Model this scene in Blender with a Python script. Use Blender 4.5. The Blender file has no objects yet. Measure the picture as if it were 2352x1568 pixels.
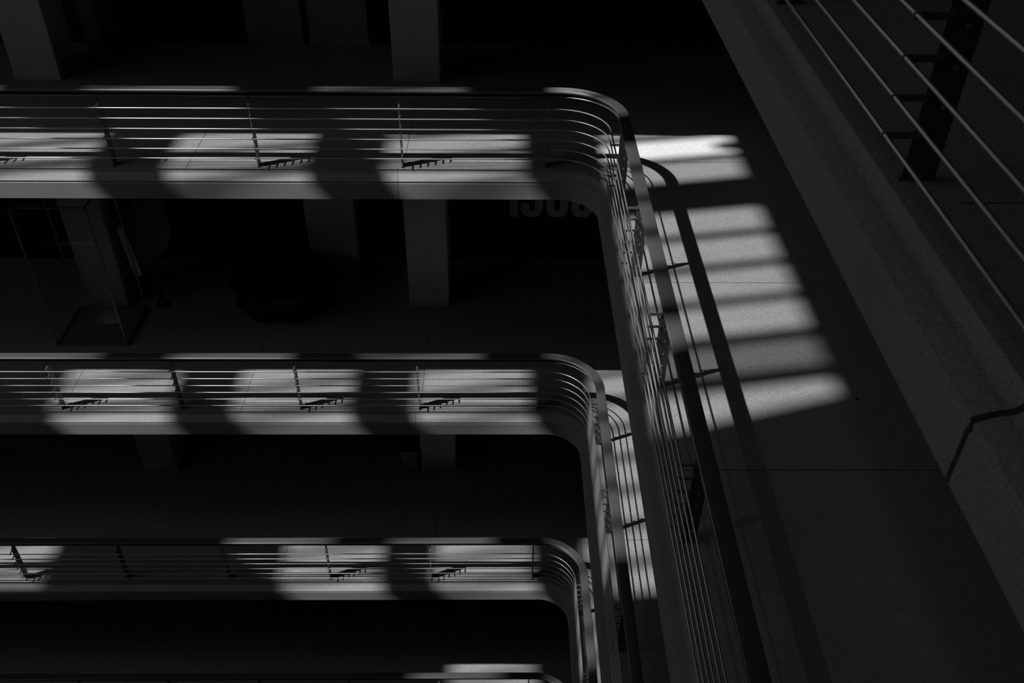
import bpy, bmesh, math
from mathutils import Vector, Matrix

# ------------------------------------------------------------------ camera, world, lights, exposure
S = bpy.context.scene
C = S.collection
S.view_settings.view_transform = 'Standard'
S.view_settings.look = 'None'
S.view_settings.exposure = 0.0
S.view_settings.gamma = 1.0
S.view_settings.use_curve_mapping = False
S.cycles.caustics_reflective = False
S.cycles.sample_clamp_indirect = 0.3

H = 4.0                                  # storey height
def ZB(k):                               # underside of the gallery slab k storeys below the camera's storey
    return 4.0 * (5 - k)
FT = 0.345                               # floor surface above the slab's underside
CAMX, CAMY, CAMZ = -1.1627, -10.2815, ZB(0) + 1.7848

def cam_matrix(pitch, yaw, roll):
    cy, sy = math.cos(yaw), math.sin(yaw)
    cp, sp = math.cos(pitch), math.sin(pitch)
    cr, sr = math.cos(roll), math.sin(roll)
    Rz = Matrix(((cy, -sy, 0), (sy, cy, 0), (0, 0, 1)))
    B = Matrix(((1, 0, 0), (0, -sp, -cp), (0, cp, -sp)))
    Rr = Matrix(((cr, -sr, 0), (sr, cr, 0), (0, 0, 1)))
    M = Rr @ B @ Rz
    r, d, f = M[0], M[1], M[2]
    m = Matrix((( r[0], -d[0], -f[0]), (r[1], -d[1], -f[1]), (r[2], -d[2], -f[2])))
    return m.to_4x4()
cam_data = bpy.data.cameras.new('camera')
cam = bpy.data.objects.new('camera', cam_data)
C.objects.link(cam)
cam.matrix_world = Matrix.Translation((CAMX, CAMY, CAMZ)) @ cam_matrix(math.radians(37.9406), math.radians(0.8587), math.radians(0.5942))
cam_data.sensor_width = 36.0
cam_data.lens = 2160.3 / 2352 * 36.0
cam_data.clip_start = 0.05
cam_data.dof.use_dof = True
cam_data.dof.focus_distance = 12.0
cam_data.dof.aperture_fstop = 8.0
S.camera = cam

world = bpy.data.worlds.new('sky'); S.world = world
world.use_nodes = True
world.node_tree.nodes['Background'].inputs[0].default_value = (0.5, 0.5, 0.5, 1)
world.node_tree.nodes['Background'].inputs[1].default_value = 0.5

SA, SB = 0.71, 0.30                      # sun travels this far in x and y for every metre it drops
sun_d = bpy.data.lights.new('sun', 'SUN')
sun_d.energy = 8.0; sun_d.angle = math.radians(0.64)
sun = bpy.data.objects.new('sun', sun_d); C.objects.link(sun)
sun.rotation_euler = Vector((SA, SB, -1)).to_track_quat('-Z', 'Y').to_euler()
sun.location = (-20, -12, 40)

# added fill lamp inside the near wall, behind the camera, standing for daylight
ar_d = bpy.data.lights.new('window_daylight', 'AREA')
ar_d.shape = 'RECTANGLE'; ar_d.size = 12.0; ar_d.size_y = 3.4; ar_d.energy = 26.0
ar = bpy.data.objects.new('window_daylight', ar_d); C.objects.link(ar)
ar.location = (-23.4, -14.75, ZB(0) + 4.3)
ar.rotation_euler = Vector((1.0, 0.75, -0.45)).to_track_quat('-Z', 'Y').to_euler()

# added low fill lamp inside the left wall, brightening edges that face it
lw_d = bpy.data.lights.new('left_window_daylight', 'AREA')
lw_d.shape = 'RECTANGLE'; lw_d.size = 5.0; lw_d.size_y = 2.6; lw_d.energy = 75.0
lw = bpy.data.objects.new('left_window_daylight', lw_d); C.objects.link(lw)
lw.location = (-30.2, -6.5, ZB(0) + 2.0)
lw.rotation_euler = Vector((1.0, 0.0, -0.22)).to_track_quat('-Z', 'Y').to_euler()
ROOFH = 17.0                             # roof above the walkway floor one storey down
# added fill lamp hung under the roof, standing for soft sky light
sk_d = bpy.data.lights.new('skylight_daylight', 'AREA')
sk_d.shape = 'RECTANGLE'; sk_d.size = 14.0; sk_d.size_y = 8.0; sk_d.energy = 105.0
sk = bpy.data.objects.new('skylight_daylight', sk_d); C.objects.link(sk)
sk.location = (-14.0, -7.0, ZB(1) + FT + ROOFH - 0.4)

# ------------------------------------------------------------------ materials
def mat(name, col, rough=0.6, metal=0.0, spec=0.5):
    m = bpy.data.materials.new(name); m.use_nodes = True
    b = m.node_tree.nodes['Principled BSDF']
    b.inputs['Base Color'].default_value = (col, col, col, 1)
    b.inputs['Roughness'].default_value = rough
    b.inputs['Metallic'].default_value = metal
    b.inputs['Specular IOR Level'].default_value = spec
    return m
def node(nt, t, **kw):
    n = nt.nodes.new(t)
    for k, v in kw.items(): setattr(n, k, v)
    return n
def math_node(nt, op, a, b=None, c=None):
    n = nt.nodes.new('ShaderNodeMath'); n.operation = op
    for i, v in enumerate((a, b, c)):
        if v is None: continue
        if isinstance(v, (int, float)): n.inputs[i].default_value = v
        else: nt.links.new(v, n.inputs[i])
    return n.outputs[0]
def speckle(nt, base, amp, scale, big_amp=0.12, big_scale=1.6):
    """multiplies a grey by fine and broad noise -> color socket"""
    tc = node(nt, 'ShaderNodeTexCoord')
    n1 = node(nt, 'ShaderNodeTexNoise'); n1.inputs['Scale'].default_value = scale; n1.inputs['Detail'].default_value = 3
    n2 = node(nt, 'ShaderNodeTexNoise'); n2.inputs['Scale'].default_value = big_scale; n2.inputs['Detail'].default_value = 4
    nt.links.new(tc.outputs['Object'], n1.inputs['Vector']); nt.links.new(tc.outputs['Object'], n2.inputs['Vector'])
    a = math_node(nt, 'MULTIPLY_ADD', n1.outputs['Fac'], amp * 2, 1 - amp)
    b = math_node(nt, 'MULTIPLY_ADD', n2.outputs['Fac'], big_amp * 2, 1 - big_amp)
    return math_node(nt, 'MULTIPLY', math_node(nt, 'MULTIPLY', a, b), base), tc
def concrete(name, base, rough, amp=0.25, scale=60, joints=None, spec=0.3):
    m = mat(name, base, rough, spec=spec); nt = m.node_tree; b = nt.nodes['Principled BSDF']
    v, tc = speckle(nt, base, amp, scale)
    if joints:
        xo, yo, per, hw, mask_floor = joints
        sp = node(nt, 'ShaderNodeSeparateXYZ'); nt.links.new(tc.outputs['Object'], sp.inputs[0])
        x, y = sp.outputs[0], sp.outputs[1]
        def line(s, off):
            f = math_node(nt, 'FRACT', math_node(nt, 'MULTIPLY_ADD', s, 1 / per, 0.5 - off / per + 50))
            d = math_node(nt, 'ABSOLUTE', math_node(nt, 'SUBTRACT', f, 0.5))
            return math_node(nt, 'LESS_THAN', d, hw / per)
        if mask_floor:
            mx = math_node(nt, 'MULTIPLY', math_node(nt, 'GREATER_THAN', y, 0.0), math_node(nt, 'LESS_THAN', x, 0.35))
            my = math_node(nt, 'GREATER_THAN', x, 0.31)
        else:
            mx = math_node(nt, 'GREATER_THAN', math_node(nt, 'SUBTRACT', y, x), 0.0)
            my = math_node(nt, 'SUBTRACT', 1.0, mx)
        j = math_node(nt, 'MAXIMUM', math_node(nt, 'MULTIPLY', line(x, xo), mx), math_node(nt, 'MULTIPLY', line(y, yo), my))
        v = math_node(nt, 'MULTIPLY', v, math_node(nt, 'MULTIPLY_ADD', j, -0.85, 1.0))
    cc = node(nt, 'ShaderNodeCombineColor')
    for i in range(3): nt.links.new(v, cc.inputs[i])
    nt.links.new(cc.outputs[0], b.inputs['Base Color'])
    return m
def glass(name, T, gloss=0.06):
    m = bpy.data.materials.new(name); m.use_nodes = True; nt = m.node_tree
    nt.nodes.remove(nt.nodes['Principled BSDF'])
    t = node(nt, 'ShaderNodeBsdfTransparent'); t.inputs[0].default_value = (T, T, T, 1)
    g = node(nt, 'ShaderNodeBsdfGlossy'); g.inputs['Roughness'].default_value = 0.05
    mx = node(nt, 'ShaderNodeMixShader'); mx.inputs[0].default_value = gloss
    nt.links.new(t.outputs[0], mx.inputs[1]); nt.links.new(g.outputs[0], mx.inputs[2])
    nt.links.new(mx.outputs[0], nt.nodes['Material Output'].inputs['Surface'])
    return m
M_floor = concrete('pale_terrazzo_floor', 0.46, 0.5, amp=0.85, scale=120, joints=(0.30, 0.34, 2.66, 0.004, True))
M_edge = concrete('cast_stone_edge', 0.44, 0.6, amp=0.7, scale=120, joints=(-2.43, 20.0, 50.0, 0.003, False))
M_edge0 = concrete('cast_stone_edge_cracked', 0.44, 0.6, amp=0.7, scale=120, joints=(9.0, -8.58, 50.0, 0.011, False))
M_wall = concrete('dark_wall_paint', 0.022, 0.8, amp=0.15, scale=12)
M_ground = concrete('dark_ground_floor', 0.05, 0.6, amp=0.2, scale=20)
M_col = concrete('pale_column_plaster', 0.54, 0.8, amp=0.7, scale=90)
M_roof = concrete('roof_board', 0.10, 0.8, amp=0.1, scale=10)
M_rail = mat('brushed_handrail_metal', 0.26, 0.38, 0.6)
M_dark = mat('dark_painted_steel', 0.075, 0.5, 0.2)
M_bar = mat('satin_steel_bar', 0.64, 0.38, 0.7)
M_arm = mat('grey_bracket_steel', 0.34, 0.45, 0.3)
M_post = mat('grey_painted_plate', 0.19, 0.5, 0.3)
M_bolt = mat('bright_bolt', 0.7, 0.3, 1.0)
M_black = mat('black_lacquer', 0.012, 0.45)
M_blackwood = concrete('black_stained_wood', 0.015, 0.5, amp=0.2, scale=30)
M_digit = concrete('pale_numeral_paint', 0.65, 0.7, amp=0.15, scale=30)
M_panel = concrete('pale_wall_panel', 0.30, 0.7, amp=0.2, scale=18)
M_frame = mat('pale_metal_frame', 0.22, 0.5, 0.0)
G_tint = glass('tinted_skylight_glass', 0.355)
G_grimy = glass('grimy_skylight_glass', 0.003)
G_clear = glass('clear_skylight_glass', 0.98, 0.02)
G_dirty = glass('dirty_skylight_glass', 0.13)
G_case = glass('showcase_glass', 0.93, 0.02)

# ------------------------------------------------------------------ mesh helpers
def new_obj(name, bm, material, parent=None, loc=None, rotz=0.0, smooth=False):
    bmesh.ops.recalc_face_normals(bm, faces=bm.faces)
    me = bpy.data.meshes.new(name); bm.to_mesh(me); bm.free()
    me.materials.append(material)
    if smooth:
        for p in me.polygons: p.use_smooth = True
    o = bpy.data.objects.new(name, me); C.objects.link(o)
    if parent: o.parent = parent
    if loc: o.location = loc
    o.rotation_euler = (0, 0, rotz)
    return o
def thing(name, label, cat, loc=(0, 0, 0), rotz=0.0, group=None):
    o = bpy.data.objects.new(name, None); C.objects.link(o)
    o.location = loc; o.rotation_euler = (0, 0, rotz); o.empty_display_size = 0.3
    o['label'] = label; o['category'] = cat
    if group: o['group'] = group
    return o
def tag(o, label, cat, group=None):
    o['label'] = label; o['category'] = cat
    if group: o['group'] = group
    return o
def struct(o, label, cat):
    o['kind'] = 'structure'; o['label'] = label; o['category'] = cat
    return o
def box(bm, x0, x1, y0, y1, z0, z1, bev=0.0):
    r = bmesh.ops.create_cube(bm, size=1.0)
    for v in r['verts']:
        v.co = Vector(((x0 + x1) / 2 + v.co.x * (x1 - x0), (y0 + y1) / 2 + v.co.y * (y1 - y0), (z0 + z1) / 2 + v.co.z * (z1 - z0)))
    if bev > 0:
        es = list({e for v in r['verts'] for e in v.link_edges})
        bmesh.ops.bevel(bm, geom=es, offset=bev, segments=2, affect='EDGES', profile=0.5)
def prism(bm, pts, z0, z1):
    lo = [bm.verts.new((x, y, z0)) for x, y in pts]
    hi = [bm.verts.new((x, y, z1)) for x, y in pts]
    bm.faces.new(lo[::-1]); bm.faces.new(hi)
    n = len(pts)
    for i in range(n):
        bm.faces.new((lo[i], lo[(i + 1) % n], hi[(i + 1) % n], hi[i]))
def sweep(bm, path, prof, closed_prof=True):
    """path: function d -> list of xy points (same count for every d); prof: list of (d, z)"""
    rings = []
    cols = [path(d) for d, z in prof]
    n = len(cols[0])
    for i in range(n):
        rings.append([bm.verts.new((cols[j][i][0], cols[j][i][1], prof[j][1])) for j in range(len(prof))])
    m = len(prof)
    for i in range(n - 1):
        for j in range(m if closed_prof else m - 1):
            a, b = j, (j + 1) % m
            bm.faces.new((rings[i][a], rings[i][b], rings[i + 1][b], rings[i + 1][a]))
    if closed_prof:
        bm.faces.new(rings[0]); bm.faces.new(rings[-1][::-1])
XL, XR, YF, YN, YNE = -30.5, 4.5, 4.3, -15.0, -10.6   # walls; YNE is the near edge of the void
R0 = 0.50                                             # corner radius of the void
NA = 28
def make_path(xl=XL, yn=YNE, front=True):
    def path(d):
        pts = []
        if front: pts.append((xl, d))
        for i in range(NA + 1):
            a = math.pi / 2 * (1 - i / NA)
            pts.append((-R0 + (R0 + d) * math.cos(a), -R0 + (R0 + d) * math.sin(a)))
        pts.append((d, yn))
        return pts
    return path
PATH = make_path()

# ------------------------------------------------------------------ walls, roof, slabs
def wall(name, x0, x1, y0, y1, z0, z1, label):
    bm = bmesh.new(); box(bm, x0, x1, y0, y1, z0, z1)
    return struct(new_obj(name, bm, M_wall), label, 'wall')
ZR = ZB(1) + FT + ROOFH                                # roof plane
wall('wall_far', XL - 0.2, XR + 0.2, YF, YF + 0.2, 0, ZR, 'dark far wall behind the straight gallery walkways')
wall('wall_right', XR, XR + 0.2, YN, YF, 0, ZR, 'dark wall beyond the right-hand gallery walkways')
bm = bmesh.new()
ly0, ly1, lz0, lz1 = -9.2, -3.8, ZB(0) + 0.6, ZB(0) + 3.5  # opening added in the unseen left wall, behind its fill lamp
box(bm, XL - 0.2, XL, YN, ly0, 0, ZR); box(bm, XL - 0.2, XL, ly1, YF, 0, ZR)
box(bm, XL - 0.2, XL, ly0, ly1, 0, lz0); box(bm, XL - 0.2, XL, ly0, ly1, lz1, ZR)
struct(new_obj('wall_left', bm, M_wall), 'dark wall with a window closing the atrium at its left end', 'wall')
bm = bmesh.new()
for i in range(4):
    yy = ly0 + (ly1 - ly0) * i / 3
    box(bm, XL - 0.15, XL - 0.05, yy - 0.04, yy + 0.04, lz0, lz1)
for zz in (lz0 + 0.04, lz1 - 0.04): box(bm, XL - 0.15, XL - 0.05, ly0, ly1, zz - 0.04, zz + 0.04)
struct(new_obj('window_8', bm, M_dark), 'dark framed window at the left end of the void', 'window')  # made-up frame around the left fill lamp's opening
# near wall with an opening added behind the fill lamp
bm = bmesh.new()
wx0, wx1, wz0, wz1 = -29.6, -17.2, ZB(0) + 2.2, ZB(0) + 6.4
box(bm, XL, wx0, YN - 0.2, YN, 0, ZR); box(bm, wx1, XR, YN - 0.2, YN, 0, ZR)
box(bm, wx0, wx1, YN - 0.2, YN, 0, wz0); box(bm, wx0, wx1, YN - 0.2, YN, wz1, ZR)
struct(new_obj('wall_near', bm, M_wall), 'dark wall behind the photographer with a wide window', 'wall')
bm = bmesh.new()
for i in range(5):
    xx = wx0 + (wx1 - wx0) * i / 4
    box(bm, xx - 0.04, xx + 0.04, YN - 0.15, YN - 0.05, wz0, wz1)
for zz in (wz0 + 0.04, wz1 - 0.04): box(bm, wx0, wx1, YN - 0.15, YN - 0.05, zz - 0.04, zz + 0.04)
struct(new_obj('window_9', bm, M_dark), 'dark framed window high in the near wall', 'window')  # made-up frame, out of view, to go with the near fill lamp
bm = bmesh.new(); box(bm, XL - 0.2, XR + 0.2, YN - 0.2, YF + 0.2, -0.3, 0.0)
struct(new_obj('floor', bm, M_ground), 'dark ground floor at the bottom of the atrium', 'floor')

# skylight cells, given as they project along the sun onto the floor one storey down, then traced back up to the roof
RX, RY = SA * ROOFH, SB * ROOFH
def to_roof(x, y): return (x - RX, y - RY)
SL = 0.18                                             # skew of the glazing bars
LAT = [1.65, 1.04, 0.43, -0.19, -0.80, -1.40, -2.02, -2.64, -3.25, -3.84, -4.45]
cells = []                                            # x0, x1, top y, bottom y at x0, bottom y at x1
for n in range(0, -5, -1):
    x0, x1 = 0.08 + 2.70 * n, 1.80 + 2.70 * n
    if n == 0: cells.append((0.13, x1, 1.6, -4.70, -4.05, n))
    else: cells.append((x0, x1, 1.6, -4.36, -4.26, n))
cells.append((-16.1, -14.9, -1.05, -2.3, -2.3, -6))

bm = bmesh.new()
rt = 0.05
xs = sorted(cells, key=lambda c: c[0])
cur = XL - 0.2 + RX
Y0r, Y1r = YN - 0.2 + RY, YF + 0.2 + RY
def rbox(xa, xb, ya0, ya1, yb0, yb1):
    pts = [to_roof(xa, ya0), to_roof(xb, yb0), to_roof(xb, yb1), to_roof(xa, ya1)]
    prism(bm, pts, ZR, ZR + rt)
for c in xs:
    rbox(cur, c[0], Y0r, Y1r, Y0r, Y1r)
    rbox(c[0], c[1], c[2], Y1r, c[2], Y1r)
    if c[5] == 0: rbox(c[0], c[1], Y0r, -9.2, Y0r, -9.2)
    else: rbox(c[0], c[1], Y0r, c[3], Y0r, c[4])
    cur = c[1]
rbox(cur, XR + 0.2 + RX, Y0r, Y1r, Y0r, Y1r)
struct(new_obj('ceiling', bm, M_roof), 'dark roof over the atrium pierced by skylight strips', 'ceiling')
for wi, c in enumerate(cells):
    x0, x1, yt, yb0, yb1, n = c
    def ly(y0, x, n=n): return y0 + SL * (x - 1.2)
    root = thing('window_%d' % (wi + 1), 'long skylight strip with slanting glazing bars in the roof, ' + ('rightmost strip', 'second strip from the right', 'third strip from the right', 'fourth strip from the right', 'fifth strip from the right', 'short strip at the far left')[wi], 'skylight', (0, 0, 0))
    root['kind'] = 'structure'
    # lattice repeated for this cell
    k0 = 0.0
    if n != 0:
        base = [0.43 - 0.615 * j for j in range(-8, 14)]
    else:
        base = LAT
    lines = [b for b in base if max(ly(b, x0), ly(b, x1)) > min(yb0, yb1) - 0.05 and min(ly(b, x0), ly(b, x1)) < yt]
    def clip(yv, x): 
        yb = yb0 + (yb1 - yb0) * (x - x0) / (x1 - x0)
        return max(min(yv, yt), yb)
    allb = [max(base) + 0.62] + sorted(lines, reverse=True)
    for i, b in enumerate(sorted(lines, reverse=True)):
        w = 0.14
        if n == 0 and abs(b + 3.25) < 0.01: w = 0.18
        if n == 0 and abs(b + 3.84) < 0.01: w = 0.22
        bm = bmesh.new()
        pts = [to_roof(x0, clip(ly(b, x0) - w / 2, x0)), to_roof(x1, clip(ly(b, x1) - w / 2, x1)),
               to_roof(x1, clip(ly(b, x1) + w / 2, x1) + 1e-4), to_roof(x0, clip(ly(b, x0) + w / 2, x0) + 1e-4)]
        prism(bm, pts, ZR - 0.01, ZR + 0.04)
        new_obj('glazing_bar', bm, M_dark, root)
    srt = sorted(lines, reverse=True)
    edges_ = [srt[0] + 1.3] + srt + [srt[-1] - 1.3]
    for i in range(len(edges_) - 1):
        hi, lo = edges_[i] - 0.05, edges_[i + 1] + 0.05
        p = [(x0, clip(ly(lo, x0), x0)), (x1, clip(ly(lo, x1), x1)), (x1, clip(ly(hi, x1), x1)), (x0, clip(ly(hi, x0), x0))]
        if p[3][1] - p[0][1] < 0.02 and p[2][1] - p[1][1] < 0.02: continue
        m_ = G_tint
        nm = 'pane'
        if n == 0 and abs(edges_[i + 1] - 0.43) < 0.01: m_ = G_clear
        if n == 0 and abs(edges_[i] + 3.25) < 0.01: m_ = G_dirty
        if n == 0 and abs(edges_[i] + 0.19) < 0.01: m_ = M_dark; nm = 'blanking_panel'
        bm = bmesh.new()
        q = [to_roof(*t) for t in p]
        if p[3][1] - p[0][1] < 0.001: q = [q[0], q[1], q[2]]
        elif p[2][1] - p[1][1] < 0.001: q = [q[0], q[1], q[3]]
        prism(bm, q, ZR + 0.012, ZR + 0.018) if m_ is M_dark else None
        if m_ is not M_dark:
            bm.faces.new([bm.verts.new((x, y, ZR + 0.015)) for x, y in q])
        new_obj(nm, bm, m_, root)

bm = bmesh.new()
bm.faces.new([bm.verts.new((*to_roof(x, y), ZR + 0.015)) for x, y in ((0.13, -9.2), (1.80, -9.2), (1.80, -4.05), (0.13, -4.70))])
new_obj('pane', bm, G_grimy, bpy.data.objects['window_1'])
x_, y_ = to_roof(1.74, 0.80)  # unseen block added so its shadow notches the brightest sun patch
bm = bmesh.new(); box(bm, x_ - 0.12, x_ + 0.13, y_ - 0.10, y_ + 0.10, ZR - 0.06, ZR + 0.03)
new_obj('window_opener', bm, M_dark, bpy.data.objects['window_1'])

# gallery slabs with their stepped stone edge
EDGE = [(0.0, 0.0), (0.0, 0.212), (0.005, 0.217), (0.005, 0.236), (0.0, 0.241), (0.003, 0.247), (0.04, 0.262)]
EDGE += [(0.070 + 0.050 * math.sin(math.radians(t)), 0.321 - 0.050 * math.cos(math.radians(t))) for t in range(0, 91, 10)] + [(0.1225, FT - 0.003), (0.126, FT)]
DZ0 = 0.055
ORD = {0: 'nearest gallery, at the upper right', 1: 'gallery with the two brightest sunlit walkways', 2: 'middle gallery crossing the picture',
       3: 'third gallery down', 4: 'lowest visible gallery at the bottom'}
for k in range(0, 6):
    if k == 5: continue
    z = ZB(k)
    bm = bmesh.new()
    pts = PATH(0.126)
    pts = pts + [(XR, YNE), (XR, YF), (XL, YF)]
    dz = DZ0 if k == 0 else 0.0                        # the top storey's slab is a little thinner
    prism(bm, [(x, y) for x, y in pts], dz, FT)
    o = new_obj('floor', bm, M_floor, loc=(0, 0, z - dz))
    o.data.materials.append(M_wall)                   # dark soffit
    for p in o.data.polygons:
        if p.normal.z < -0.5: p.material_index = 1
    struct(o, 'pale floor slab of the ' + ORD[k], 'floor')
    bm = bmesh.new(); sweep(bm, PATH, [(0.0, dz)] + [(d, zz + (0.022 * max(0.0, min(1.0, (FT - zz) / 0.075)) if k == 0 else 0.0)) for d, zz in EDGE[1:]] + [(0.126, dz)])
    o = new_obj('trim_%d' % (k + 1), bm, M_edge0 if k == 0 else M_edge, loc=(0, 0, z - dz))
    struct(o, 'stepped stone edge around the void on the ' + ORD[k], 'edge trim')
    bm = bmesh.new(); prism(bm, [(XL, YN), (XR, YN), (XR, YNE), (XL, YNE)], dz, FT)
    o = new_obj('floor', bm, M_floor, loc=(0, 0, z - dz))
    struct(o, 'walkway slab under the photographer side, storey of the ' + ORD[k], 'floor')

# ------------------------------------------------------------------ railings
BARZ = [1.154, 1.025, 0.895, 0.765, 0.637, 0.510]
BARD, BARR = 0.075, 0.0083
def rect_prof(d0, d1, z0, z1, b=0.003):
    return [(d0 + b, z0), (d1 - b, z0), (d1, z0 + b), (d1, z1 - b), (d1 - b, z1), (d0 + b, z1), (d0, z1 - b), (d0, z0 + b)]
def round_prof(d0, d1, z0, z1, r, n=5):
    out = []
    for cx, cz, a0 in ((d1 - r, z1 - r, 0), (d0 + r, z1 - r, 90), (d0 + r, z0 + r, 180), (d1 - r, z0 + r, 270)):
        for i in range(n + 1):
            a = math.radians(a0 + 90 * i / n); out.append((cx + r * math.cos(a), cz + r * math.sin(a)))
    return out
def circ_prof(d, z, r, n=10):
    return [(d + r * math.cos(2 * math.pi * i / n), z + r * math.sin(2 * math.pi * i / n)) for i in range(n)]
# prototype meshes of one post (local x = away from the void, local y = along the rail)
def plate_bm():
    bm = bmesh.new()
    prof = [(0.170, FT), (0.282, FT), (0.282, 1.258), (0.215, 1.258), (0.205, 1.172), (0.170, 1.168)]
    lo = [bm.verts.new((x, -0.007, zz)) for x, zz in prof]
    hi = [bm.verts.new((x, 0.007, zz)) for x, zz in prof]
    bm.faces.new(lo); bm.faces.new(hi[::-1])
    for i in range(6):
        bm.faces.new((lo[i], hi[i], hi[(i + 1) % 6], lo[(i + 1) % 6]))
    box(bm, 0.162, 0.290, -0.013, 0.013, FT, FT + 0.006)             # foot plate
    return bm
def bracket_bm(zb):
    bm = bmesh.new()
    box(bm, BARD + 0.010, 0.186, -0.015, -0.007, zb - 0.012, zb + 0.012)
    # hook ring around the bar
    n = 14; ro, ri = 0.0125, 0.0080
    rings = []
    for yy in (-0.014, -0.006):
        rings.append([[bm.verts.new((BARD + r * math.cos(2 * math.pi * i / n), yy, zb + r * math.sin(2 * math.pi * i / n))) for i in range(n)] for r in (ro, ri)])
    for i in range(n):
        j = (i + 1) % n
        a, b = rings
        bm.faces.new((a[0][i], a[0][j], b[0][j], b[0][i])); bm.faces.new((a[1][i], b[1][i], b[1][j], a[1][j]))
        bm.faces.new((a[0][i], a[1][i], a[1][j], a[0][j])); bm.faces.new((b[0][i], b[0][j], b[1][j], b[1][i]))
    return bm
def bolt_bm(zb):
    bm = bmesh.new()
    r = bmesh.ops.create_cone(bm, cap_ends=True, segments=6, radius1=0.011, radius2=0.009, depth=0.010)
    for v in r['verts']:
        x, y, zz = v.co
        v.co = Vector((0.235 + x, -0.012 + zz * -1 * 1.0, zb - 0.03 + y))
    return bm
proto_meshes = {}
def mesh_from(key, fn, material):
    if key not in proto_meshes:
        bm = fn(); bmesh.ops.recalc_face_normals(bm, faces=bm.faces)
        me = bpy.data.meshes.new(key); bm.to_mesh(me); bm.free(); me.materials.append(material)
        proto_meshes[key] = me
    return proto_meshes[key]
def place_post(parent, x, y, rotz, fine=True):
    p = bpy.data.objects.new('post', mesh_from('post_plate', plate_bm, M_post)); C.objects.link(p)
    p.parent = parent; p.location = (x, y, 0); p.rotation_euler = (0, 0, rotz)
    for i, zb in enumerate(BARZ):
        b = bpy.data.objects.new('bracket', mesh_from('bracket%d' % i, lambda: bracket_bm(zb), M_arm)); C.objects.link(b); b.parent = p
        q = bpy.data.objects.new('bolt', mesh_from('bolt%d' % i, lambda: bolt_bm(zb), M_bolt)); C.objects.link(q); q.parent = p
    return p
def railing(k, label, front_posts, right_posts):
    root = thing('railing', label, 'railing', (0, 0, ZB(k) - (DZ0 if k == 0 else 0.0)), group='horizontal bar railings around the void')
    path = PATH
    bm = bmesh.new(); sweep(bm, path, round_prof(0.140, 0.264, 1.320, 1.350, 0.008)); new_obj('handrail', bm, M_rail, root, smooth=True)
    bm = bmesh.new(); sweep(bm, path, rect_prof(0.182, 0.228, 1.272, 1.323, 0.001))
    new_obj('handrail_web', bm, M_dark, root)
    bm = bmesh.new(); sweep(bm, path, rect_prof(0.162, 0.250, 1.262, 1.273, 0.003)); new_obj('handrail_flange', bm, M_rail, root)
    for zb in BARZ:
        bm = bmesh.new(); sweep(bm, path, circ_prof(BARD, zb, BARR)); new_obj('rail_bar', bm, M_bar, root, smooth=True)
    for x in front_posts: place_post(root, x, 0.0, math.pi / 2)
    for y in right_posts: place_post(root, 0.0, y, 0.0)
    return root
FP = [-0.61 - 1.765 * i for i in range(14)]
RP = [-0.57, -2.20, -3.96, -5.71, -7.48, -9.25]
railing(0, 'near railing at the upper right corner, its thick blurred bars crossing a black post', FP[:3], RP)
railing(1, 'topmost complete railing, curving round the corner beside the brightest sunlit floor', FP[:7], RP)
railing(2, 'middle railing across the picture, curving at the corner one storey below the topmost one', FP[:8], RP)
railing(3, 'third railing down, mostly in shadow on its left half', FP[:9], RP)
railing(4, 'lowest railing, only its corner showing at the bottom edge', FP[:9], RP)

# ------------------------------------------------------------------ columns and things on the galleries
def column(k, x0, x1, y0, y1, label, cat='column', name='column', m=None, group='square columns behind the railings'):
    bm = bmesh.new(); box(bm, x0, x1, y0, y1, 0, H - FT, 0.02)
    o = new_obj(name, bm, m or M_col, loc=(0, 0, ZB(k) + FT))
    return tag(o, label, cat, group)
LBL = {1: 'top storey seen above the topmost railing', 2: 'storey seen between the two upper railings', 3: 'storey seen under the middle railing', 4: 'lowest storey behind the bottom railing'}
for k in (1, 2, 3):
    column(k, -2.72, -2.04, 2.80, 3.48, 'pale square column right of centre on the ' + LBL[k])
    column(k, -8.17, -7.50, 2.80, 3.48, 'pale square column toward the left on the ' + LBL[k])
column(1, -7.36, -7.11, 3.56, 4.295, 'narrow pale pilaster left of centre above the topmost railing', 'pilaster', 'pilaster', M_panel, None)
column(2, -4.57, -3.70, 3.95, 4.295, 'wide pale pilaster on the far wall behind the octagonal table', 'pilaster', 'pilaster', M_col, None)
bm = bmesh.new(); box(bm, -5.12, -4.25, 4.24, 4.3, 0, 3.2, 0.01)
tag(new_obj('wall_panel', bm, M_panel, loc=(0, 0, ZB(1) + FT)), 'left one of two pale panels on the far wall above the topmost railing', 'wall panel', 'pale wall panels')
bm = bmesh.new(); box(bm, -4.15, -3.23, 4.24, 4.3, 0, 3.2, 0.01)
tag(new_obj('wall_panel', bm, M_panel, loc=(0, 0, ZB(1) + FT)), 'right one of two pale panels on the far wall, nearer the square column', 'wall panel', 'pale wall panels')

bm = bmesh.new(); bmesh.ops.create_icosphere(bm, subdivisions=2, radius=0.016)
for v in bm.verts: v.co = Vector((v.co.x * 1.2, v.co.y * 0.8, v.co.z * 0.45 + 0.007))
tag(new_obj('floor_crumb', bm, M_black, loc=(1.955, -4.12, ZB(1) + FT)), 'tiny dark crumb on the walkway floor right of the lowest sunlit patch', 'crumb')
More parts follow.
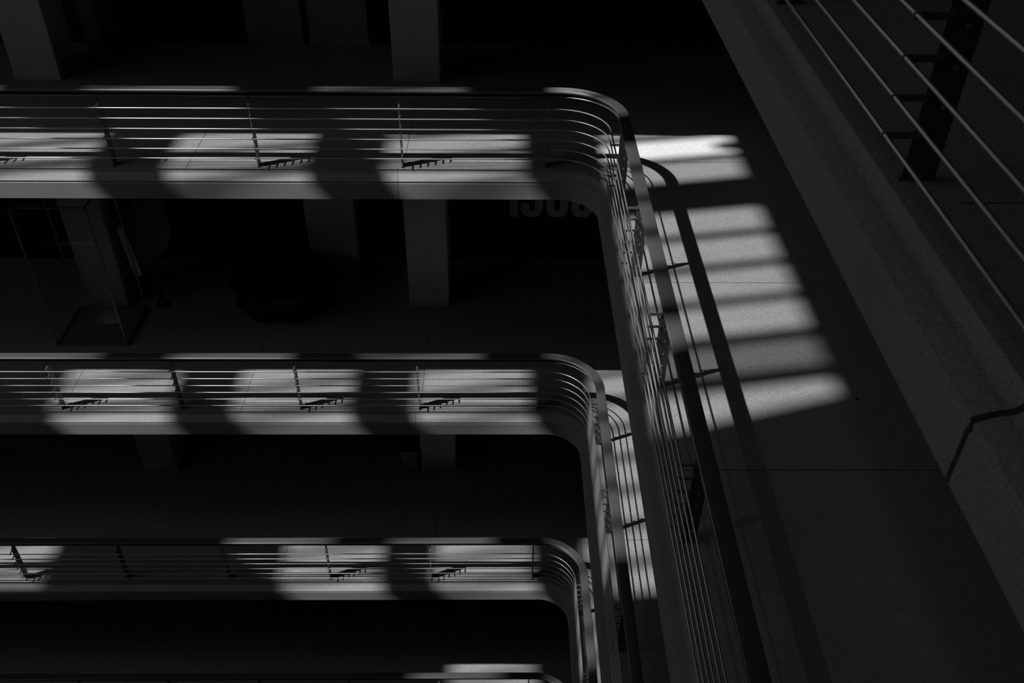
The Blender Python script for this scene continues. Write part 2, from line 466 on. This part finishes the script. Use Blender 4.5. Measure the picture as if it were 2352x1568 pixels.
# octagonal black table
root = thing('octagonal_table', 'black octagonal table standing before the wide pilaster on the second storey', 'table', (-4.86, 3.04, ZB(2) + FT))
def ngon_pts(r, n, ph=math.pi / 8): return [(r * math.cos(ph + 2 * math.pi * i / n), r * math.sin(ph + 2 * math.pi * i / n)) for i in range(n)]
bm = bmesh.new(); prism(bm, ngon_pts(0.90, 8), 0.42, 0.50); new_obj('table_top', bm, M_black, root)
bm = bmesh.new(); prism(bm, ngon_pts(0.84, 8), 0.05, 0.42); new_obj('base', bm, M_blackwood, root)
bm = bmesh.new(); prism(bm, ngon_pts(0.78, 8), 0.0, 0.05); new_obj('plinth', bm, M_blackwood, root)

# glass showcase
cx0, cx1, cy0, cy1, ch = -8.30, -7.19, 1.70, 2.72, 2.54
root = thing('glass_showcase', 'tall clear glass showcase with thin pale edges before the left column', 'showcase', (0, 0, ZB(2) + FT))
e = 0.012
bm = bmesh.new()
for x in (cx0, cx1):
    for y in (cy0, cy1): box(bm, x - e, x + e, y - e, y + e, 0, ch)
for z in (0.03, ch):
    for y in (cy0, cy1): box(bm, cx0 - e, cx1 + e, y - e, y + e, z - e, z + e)
    for x in (cx0, cx1): box(bm, x - e, x + e, cy0 - e, cy1 + e, z - e, z + e)
new_obj('frame', bm, M_frame, root)
for a in ((cx0, cx1, cy0, cy0), (cx0, cx1, cy1, cy1)):
    bm = bmesh.new(); bm.faces.new([bm.verts.new(v) for v in ((a[0], a[2], 0.03), (a[1], a[2], 0.03), (a[1], a[2], ch), (a[0], a[2], ch))]); new_obj('glass_pane', bm, G_case, root)
for x in (cx0, cx1):
    bm = bmesh.new(); bm.faces.new([bm.verts.new(v) for v in ((x, cy0, 0.03), (x, cy1, 0.03), (x, cy1, ch), (x, cy0, ch))]); new_obj('glass_pane', bm, G_case, root)
bm = bmesh.new(); box(bm, cx0, cx1, cy0, cy1, 0.0, 0.025); new_obj('base_plate', bm, M_panel, root)

# black hexagonal display board with a pale edge, right of the showcase
root = thing('display_board', 'black faceted display board with a pale left edge, right of the glass showcase', 'display board', (0, 0, ZB(2) + FT))
hexp = [(-7.10, 0.66), (-7.20, 1.66), (-6.86, 2.16), (-6.52, 2.16), (-6.46, 1.60), (-6.58, 1.18)]
bm = bmesh.new()
lo = [bm.verts.new((x, 2.78, z)) for x, z in hexp]; hi = [bm.verts.new((x, 2.92, z)) for x, z in hexp]
bm.faces.new(lo); bm.faces.new(hi[::-1])
for i in range(6): bm.faces.new((lo[i], hi[i], hi[(i + 1) % 6], lo[(i + 1) % 6]))
new_obj('panel', bm, M_black, root)
bm = bmesh.new()
q = [(-7.34, 1.53), (-7.22, 1.55), (-7.13, 0.64), (-7.26, 0.62)]
lo = [bm.verts.new((x, 2.79, z)) for x, z in q]; hi = [bm.verts.new((x, 2.90, z)) for x, z in q]
bm.faces.new(lo); bm.faces.new(hi[::-1])
for i in range(4): bm.faces.new((lo[i], hi[i], hi[(i + 1) % 4], lo[(i + 1) % 4]))
new_obj('edge_strip', bm, M_col, root)
bm = bmesh.new(); box(bm, -6.98, -6.90, 2.82, 2.88, 0.0, 0.9); box(bm, -7.04, -6.84, 2.76, 2.94, 0, 0.02); new_obj('stand', bm, M_black, root)

# litter bin beside the column one storey further down
root = thing('litter_bin', 'small square bin with a black open top beside the column under the middle railing', 'bin', (0, 0, ZB(3) + FT))
bm = bmesh.new(); box(bm, -3.09, -2.79, 2.74, 3.10, 0.0, 0.58, 0.008); new_obj('body', bm, M_panel, root)
bm = bmesh.new(); box(bm, -3.095, -2.785, 2.735, 3.105, 0.582, 0.61, 0.004); new_obj('lid', bm, M_black, root)

# big numerals 1900 on the far wall
root = thing('wall_numerals', 'large pale numerals 1900 on the dark far wall near the railing corner', 'sign', (0, 0, 0))
ZT = ZB(2) + 1.24; DH = 0.92; YW = YF
def arc_pts(x0, x1, z0, z1, r, n=8):
    out = []
    for cx, cz, a0 in ((x1 - r, z1 - r, 0), (x0 + r, z1 - r, 90), (x0 + r, z0 + r, 180), (x1 - r, z0 + r, 270)):
        for i in range(n + 1):
            a = math.radians(a0 + 90 * i / n); out.append((cx + r * math.cos(a), cz + r * math.sin(a)))
    return out
def ring_bm(bm, outer, inner):
    n = len(outer); y0, y1 = YW - 0.03, YW - 0.001
    A = [[bm.verts.new((x, y, z)) for x, z in P] for P in (outer, inner) for y in (y0, y1)]
    of, ob, inf, ib = A
    for i in range(n):
        j = (i + 1) % n
        bm.faces.new((of[i], of[j], inf[j], inf[i])); bm.faces.new((of[i], ob[i], ob[j], of[j])); bm.faces.new((inf[i], inf[j], ib[j], ib[i]))
def zero(x0, x1):
    bm = bmesh.new(); s = (x1 - x0) * 0.37
    ring_bm(bm, arc_pts(x0, x1, ZT, ZT + DH, 0.17), arc_pts(x0 + s, x1 - s, ZT + s * 0.95, ZT + DH - s * 0.95, 0.045))
    return bm
bm = bmesh.new(); box(bm, -1.01, -0.865, YW - 0.03, YW - 0.001, ZT + 0.01, ZT + DH); box(bm, -1.10, -1.01, YW - 0.03, YW - 0.001, ZT + DH - 0.2, ZT + DH - 0.08)
new_obj('numeral', bm, M_digit, root)
x0, x1 = -0.81, -0.425; s = (x1 - x0) * 0.37
bm = bmesh.new()
ring_bm(bm, arc_pts(x0, x1, ZT + 0.38, ZT + DH, 0.17), arc_pts(x0 + s, x1 - s, ZT + 0.38 + s * 0.9, ZT + DH - s * 0.95, 0.04))
# lower hook of the nine: right stem down, round bottom, short left stroke ending flat
hook_o = [(x1, ZT + 0.55)]; hook_i = [(x1 - s, ZT + 0.55)]
for i in range(0, 19):
    a = -math.pi * i / 18
    cxm = (x0 + x1) / 2
    hook_o.append((cxm + (x1 - x0) / 2 * math.cos(a), ZT + 0.17 + 0.17 * math.sin(a)))
    hook_i.append((cxm + ((x1 - x0) / 2 - s) * math.cos(a), ZT + 0.17 + 0.05 * math.sin(a)))
hook_o.append((x0, ZT + 0.285)); hook_i.append((x0 + s, ZT + 0.285))
f0 = [[bm.verts.new((x, YW - 0.03 + yy, z)) for x, z in P] for P in (hook_o, hook_i) for yy in (0, 0.029)]
for i in range(len(hook_o) - 1):
    bm.faces.new((f0[0][i], f0[0][i + 1], f0[2][i + 1], f0[2][i])); bm.faces.new((f0[0][i], f0[1][i], f0[1][i + 1], f0[0][i + 1])); bm.faces.new((f0[2][i], f0[2][i + 1], f0[3][i + 1], f0[3][i]))
new_obj('numeral', bm, M_digit, root)
new_obj('numeral', zero(-0.365, 0.02), M_digit, root)
new_obj('numeral', zero(0.08, 0.465), M_digit, root)
